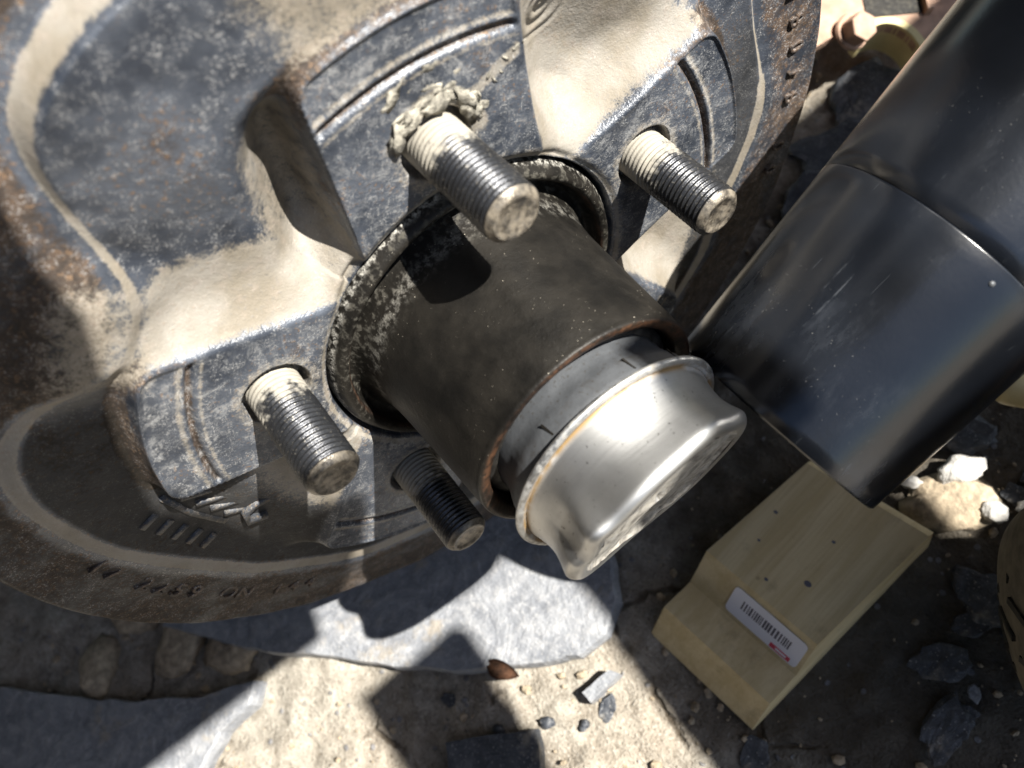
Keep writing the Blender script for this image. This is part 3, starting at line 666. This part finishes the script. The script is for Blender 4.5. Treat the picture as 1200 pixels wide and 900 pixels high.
# loose grit
bm = bmesh.new()
for k in range(2600):
    x = random.uniform(-.20, .17); y = random.uniform(-.30, .20); s = .00035+.0016*random.random()**4
    z = gz(x, y)-.003+.0025*mnoise.noise(Vector((x*60, y*60, .2)))
    m = Matrix.Translation((x, y, z+.0005)) @ Matrix.Rotation(random.uniform(0, 6), 4, Vector((random.random(), random.random(), 1)).normalized()) @ Matrix.Diagonal((s*1.3, s, s*.8, 1))
    r = bmesh.ops.create_icosphere(bm, subdivisions=1, radius=1)
    for v in r['verts']: v.co = m @ (v.co*(1+.3*(random.random()-.5)))
tag(bm_obj('gravel', bm, M['clod'], None, False), 'fine grit scattered over the dry earth', 'gravel', kind='stuff')
# dead leaf
lf = []; n = 15
bm = bmesh.new(); rows = []
for i in range(n):
    t = i/(n-1); w = .0052*math.sin(math.pi*min(1, t*1.02))**.7+.0002
    rows.append([bm.verts.new(((t-.5)*.019, s*w, .0012+.0028*abs(s)**1.5*math.sin(t*3)+.0012*math.sin(t*5))) for s in (-1, -.5, 0, .5, 1)])
for a, b in zip(rows[:-1], rows[1:]):
    for j in range(4): bm.faces.new((a[j], b[j], b[j+1], a[j+1]))
bmesh.ops.solidify(bm, geom=bm.faces[:], thickness=.00025)
leaf = bm_obj('dead_leaf', bm, M['leaf'], None, True); leaf.location = (0.0317, -0.0716, .0065); leaf.rotation_euler = (.2, -.15, .5); leaf.scale = (.72, .62, .9)
tag(leaf, 'curled brown dead leaf on the lower edge of the large slate', 'leaf')

# ------------------------------------------------------------------ primed chassis bracket behind the drum
bx = Vector((.0200, .0310, -.0100)).normalized()                      # along the bracket
bz = Vector((.45, .30, .84)).normalized(); by = bz.cross(bx).normalized(); bz = bx.cross(by).normalized()
bk = empty('chassis_bracket'); mm = Matrix((bx, by, bz)).transposed().to_4x4(); mm.translation = (-.0627, .1957, .0288); bk.matrix_world = mm
tag(bk, 'dusty pink primed chassis bracket with an arched cut-out behind the drum rim', 'bracket')
def loc(p): return mm.inverted() @ Vector(p)
arch = [(-.024, .030), (-.024, -.006), (-.0215, -.0085), (-.012, -.004), (-.004, .0005)]
arch += [(.012+.0125*math.cos(math.radians(a)), -.016+.0165*math.sin(math.radians(a))) for a in range(125, 15, -8)] + [(.040, -.010), (.060, -.004), (.060, .030)]
bm = prism(arch, -.004, .0); bevel(bm, .0005, 2)
web = bm_obj('bracket_web', bm, M['primer'], bk)
bm = prism([(.0035, .0045), (.030, .0045), (.031, .022), (.0035, .022)], .0005, .0035)
lipb = [( .012+.0125*math.cos(math.radians(a)), -.016+.0165*math.sin(math.radians(a))) for a in range(125, 10, -6)]
lipo = [( .012+.0155*math.cos(math.radians(a)), -.016+.0195*math.sin(math.radians(a))) for a in range(10, 126, 6)]
bm.free(); bm = prism(lipb+lipo, -.016, .0018); bevel(bm, .0004, 2)
bm_obj('arch_flange', bm, M['cream'], bk)
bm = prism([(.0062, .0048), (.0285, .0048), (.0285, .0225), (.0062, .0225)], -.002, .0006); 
bm_obj('opening_dark_slab', bm, M['hub'], bk)  # black slab painted in for the dark of the opening
bm = prism([(.0290, .0035), (.0315, .0035), (.0315, .026), (.0290, .026)], .0003, .0045); bevel(bm, .0003, 1); bm_obj('bracket_rib', bm, M['primer'], bk)
bolt = bmesh.new(); bmesh.ops.create_cone(bolt, cap_ends=True, segments=6, radius1=.0060, radius2=.0060, depth=.0085, matrix=Matrix.Translation((0, 0, .004))); bevel(bolt, .0006, 2)
bo = bm_obj('hex_bolt', bolt, M['primer'], bk); bo.location = (-.001, -.001, .0); bo.rotation_euler = (.35, .25, .2)
ws = bmesh.new(); bmesh.ops.create_cone(ws, cap_ends=True, segments=32, radius1=.0074, radius2=.0070, depth=.0014, matrix=Matrix.Translation((0, 0, .0006))); bm_obj('washer', ws, M['primer'], bo, False)

# ------------------------------------------------------------------ cream peg behind the tube
pg = empty('cream_peg', (.0790, .1075, .043)); pg.rotation_euler = Vector((.75, .62, -.22)).to_track_quat('Z', 'Y').to_euler()
tag(pg, 'rounded cream coloured peg poking out from behind the black tube', 'peg')
lathe('peg_shaft', smooth_prof([(.0001, -.001), (.0045, -.0008), (.0058, .0012), (.0060, .005), (.0060, .05), (.0055, .0505), (.0001, .0506)], 2), M['cream'], pg, 40)

# ------------------------------------------------------------------ small ribbed tyre at the right
WR = .062
ty = empty('ribbed_tyre', (.165, .098, WR)); ty.rotation_euler = (math.radians(90), 0, math.radians(52))
tag(ty, 'dusty olive rubber tyre with slanted tread slots at the right edge', 'tyre')
car = [(WR-.026, -.024), (WR-.014, -.030), (WR-.006, -.027), (WR-.0015, -.017), (WR, 0), (WR-.0015, .017), (WR-.006, .027), (WR-.014, .030), (WR-.026, .024)]
lathe('tyre_carcass', smooth_prof(car, 3), M['rubber'], ty, 120)
lathe('wheel_disc', [(WR-.025, -.018), (.012, -.010), (.001, -.012)], M['primer'], ty, 64); lathe('wheel_disc', [(.001, .012), (.012, .010), (WR-.025, .018)], M['primer'], ty, 64)
slot = None
for i in range(34):
    for row in (-1, 0, 1):
        a = 2*math.pi*(i+.33*row)/34; zc = row*.0135
        rc = WR-.0004-.0055*(abs(zc)/.02)**2
        if slot is None:
            bm = bmesh.new(); bmesh.ops.create_cube(bm, size=1, matrix=Matrix.Diagonal((.0013, .0017, .0125, 1))); slot = bm_obj('tread_slot', bm, M['hub'], ty); o = slot
        else: o = slot.copy(); col.objects.link(o); o.parent = ty
        o.matrix_local = Matrix.Rotation(a, 4, 'Z') @ Matrix.Translation((rc, 0, zc)) @ Matrix.Rotation(.75, 4, 'X') @ Matrix.Rotation(-.30*row, 4, 'Y')

# ------------------------------------------------------------------ vehicle body and unseen blockers added to shade the place
def along_sun(p, z):                                                   # the point at height z on the sun ray through p
    p = Vector(p); return p+SUN*((z-p.z)/SUN.z)
ZP = .47
veh = empty('vehicle_body', (-.55, 0, .42)); tag(veh, 'dark vehicle side and underbody above the drum, out of the picture', 'vehicle')
bm = prism([(-1.2, -2.2), (.52, -2.2), (.52, 2.2), (-1.2, 2.2)], 0, .02); bm_obj('underbody', bm, M['under'], veh)
bm = prism([(.525, -2.2), (.545, -2.2), (.545, 2.2), (.525, 2.2)], -.0, .9); bevel(bm, .004, 2); bm_obj('side_panel', bm, M['under'], veh)
def drum_w(x, y, h=-.15):
    return DRUM @ Vector((x*S, y*S, h*S)) + Vector((0, 0, H))
pl = [(1.86, -1.6), (1.72, -1.15), (1.66, -.7), (1.60, -.45), (1.60, .15), (1.54, .60), (1.30, .80), (1.08, 1.16), (.62, 1.22), (.60, 1.4), (.62, 1.7), (.70, 2.5), (3.4, 3.6), (4.6, 1.5), (4.2, -1.6)]  # outline of an unseen added panel, cut to shade the lower left drum
pp = [along_sun(drum_w(*p), ZP) for p in pl]
bm = prism([(p.x, p.y) for p in pp], -.0015, .0015); bevel(bm, .0005, 1)
panel_o = bm_obj('shading_panel', bm, M['panel']); panel_o.location = (0, 0, ZP)
tag(panel_o, 'grey mudguard panel added unseen above the drum, out of the picture', 'shading')
ZB = .52; dx, dy = SUN.x/SUN.z*ZB, SUN.y/SUN.z*ZB
boards = empty('shade_boards', (dx, dy, 0)); tag(boards, 'unseen added shade bench beside the camera, out of the picture', 'boards')  # unseen boards added only to shade the ground, block and cap
for (x0, x1, y0, y1) in ((.020, .072, -.034, .30), (.0730, .1025, -.034, .074), (.0730, .1025, .0995, .30), (.1030, .19, -.034, .30), (-.064, -.003, .095, .30), (-.046, -.006, -.076, -.046), (.0045, .19, -.120, -.080)):
    bm = prism([(x0, y0), (x1, y0), (x1, y1), (x0, y1)], ZB-.004, ZB+.004); bevel(bm, .001, 2); bm_obj('plank', bm, M['plank'], boards)
bm = prism([(.15, -.13), (.19, -.13), (.19, .31), (.15, .31)], ZB-.03, ZB-.006); bm_obj('board_rail', bm, M['plank'], boards)
bm = prism([(-.07, .27), (.148, .27), (.148, .30), (-.07, .30)], ZB-.03, ZB-.006); bm_obj('board_rail', bm, M['plank'], boards)
for (x, y) in ((.17, -.10), (.17, .27), (-.05, .285)):
    bm = prism([(x-.015, y-.015), (x+.015, y-.015), (x+.015, y+.015), (x-.015, y+.015)], -.01, ZB-.031); bm_obj('board_leg', bm, M['plank'], boards)

for (nm, loc_, dim, lb) in (('low_blocker', (.95, -1.45, 0), (.12, 1.9, .9), 'low dark wall added unseen to block sky, out of the picture'), ('tall_blocker', (-.2, -1.05, 0), (2.2, .1, 1.3), 'tall dark wall added unseen beyond the drum to block sky, out of the picture')):  # dark walls added out of view to cut the sky fill
    w_ = prism([(-dim[0]/2, -dim[1]/2), (dim[0]/2, -dim[1]/2), (dim[0]/2, dim[1]/2), (-dim[0]/2, dim[1]/2)], -.02, dim[2]); bevel(w_, .01, 2)
    o = bm_obj(nm, w_, M['blocker']); o.location = loc_; tag(o, lb, 'wall')

rw = empty('blocker_wheel', (.44, -.36, .30)); rw.rotation_euler = Vector((-.77, .62, .12)).to_track_quat('Z', 'Y').to_euler()  # unseen wheel added to hold back sky and ground bounce
tag(rw, 'full size wheel added unseen beside the camera to block sky, out of the picture', 'wheel')
lathe('tyre', smooth_prof([(.185, -.06), (.20, -.085), (.25, -.095), (.288, -.08), (.30, -.05), (.302, 0), (.30, .05), (.288, .08), (.25, .095), (.20, .085), (.185, .06)], 2), M['under'], rw, 96)
lathe('rim', smooth_prof([(.19, .06), (.17, .04), (.15, .02), (.08, .035), (.05, .03), (.001, .03)], 2), M['under'], rw, 64)

cr_ = empty('skyblock', (-1.2, 0, 0)); tag(cr_, 'dark carport roof added unseen on posts above the vehicle, out of the picture', 'skyblock')  # unseen roof added overhead to darken the sky light
bm = prism([(-2.0, -3), (1.75, -3), (1.75, 3), (-2.0, 3)], 2.2, 2.26); bm_obj('roof', bm, M['under'], cr_)
for (x, y) in ((1.65, -2.9), (1.65, 2.9), (-1.9, -2.9), (-1.9, 2.9)):
    bm = prism([(x-.05, y-.05), (x+.05, y-.05), (x+.05, y+.05), (x-.05, y+.05)], -.02, 2.2); bm_obj('post', bm, M['plank'], cr_)
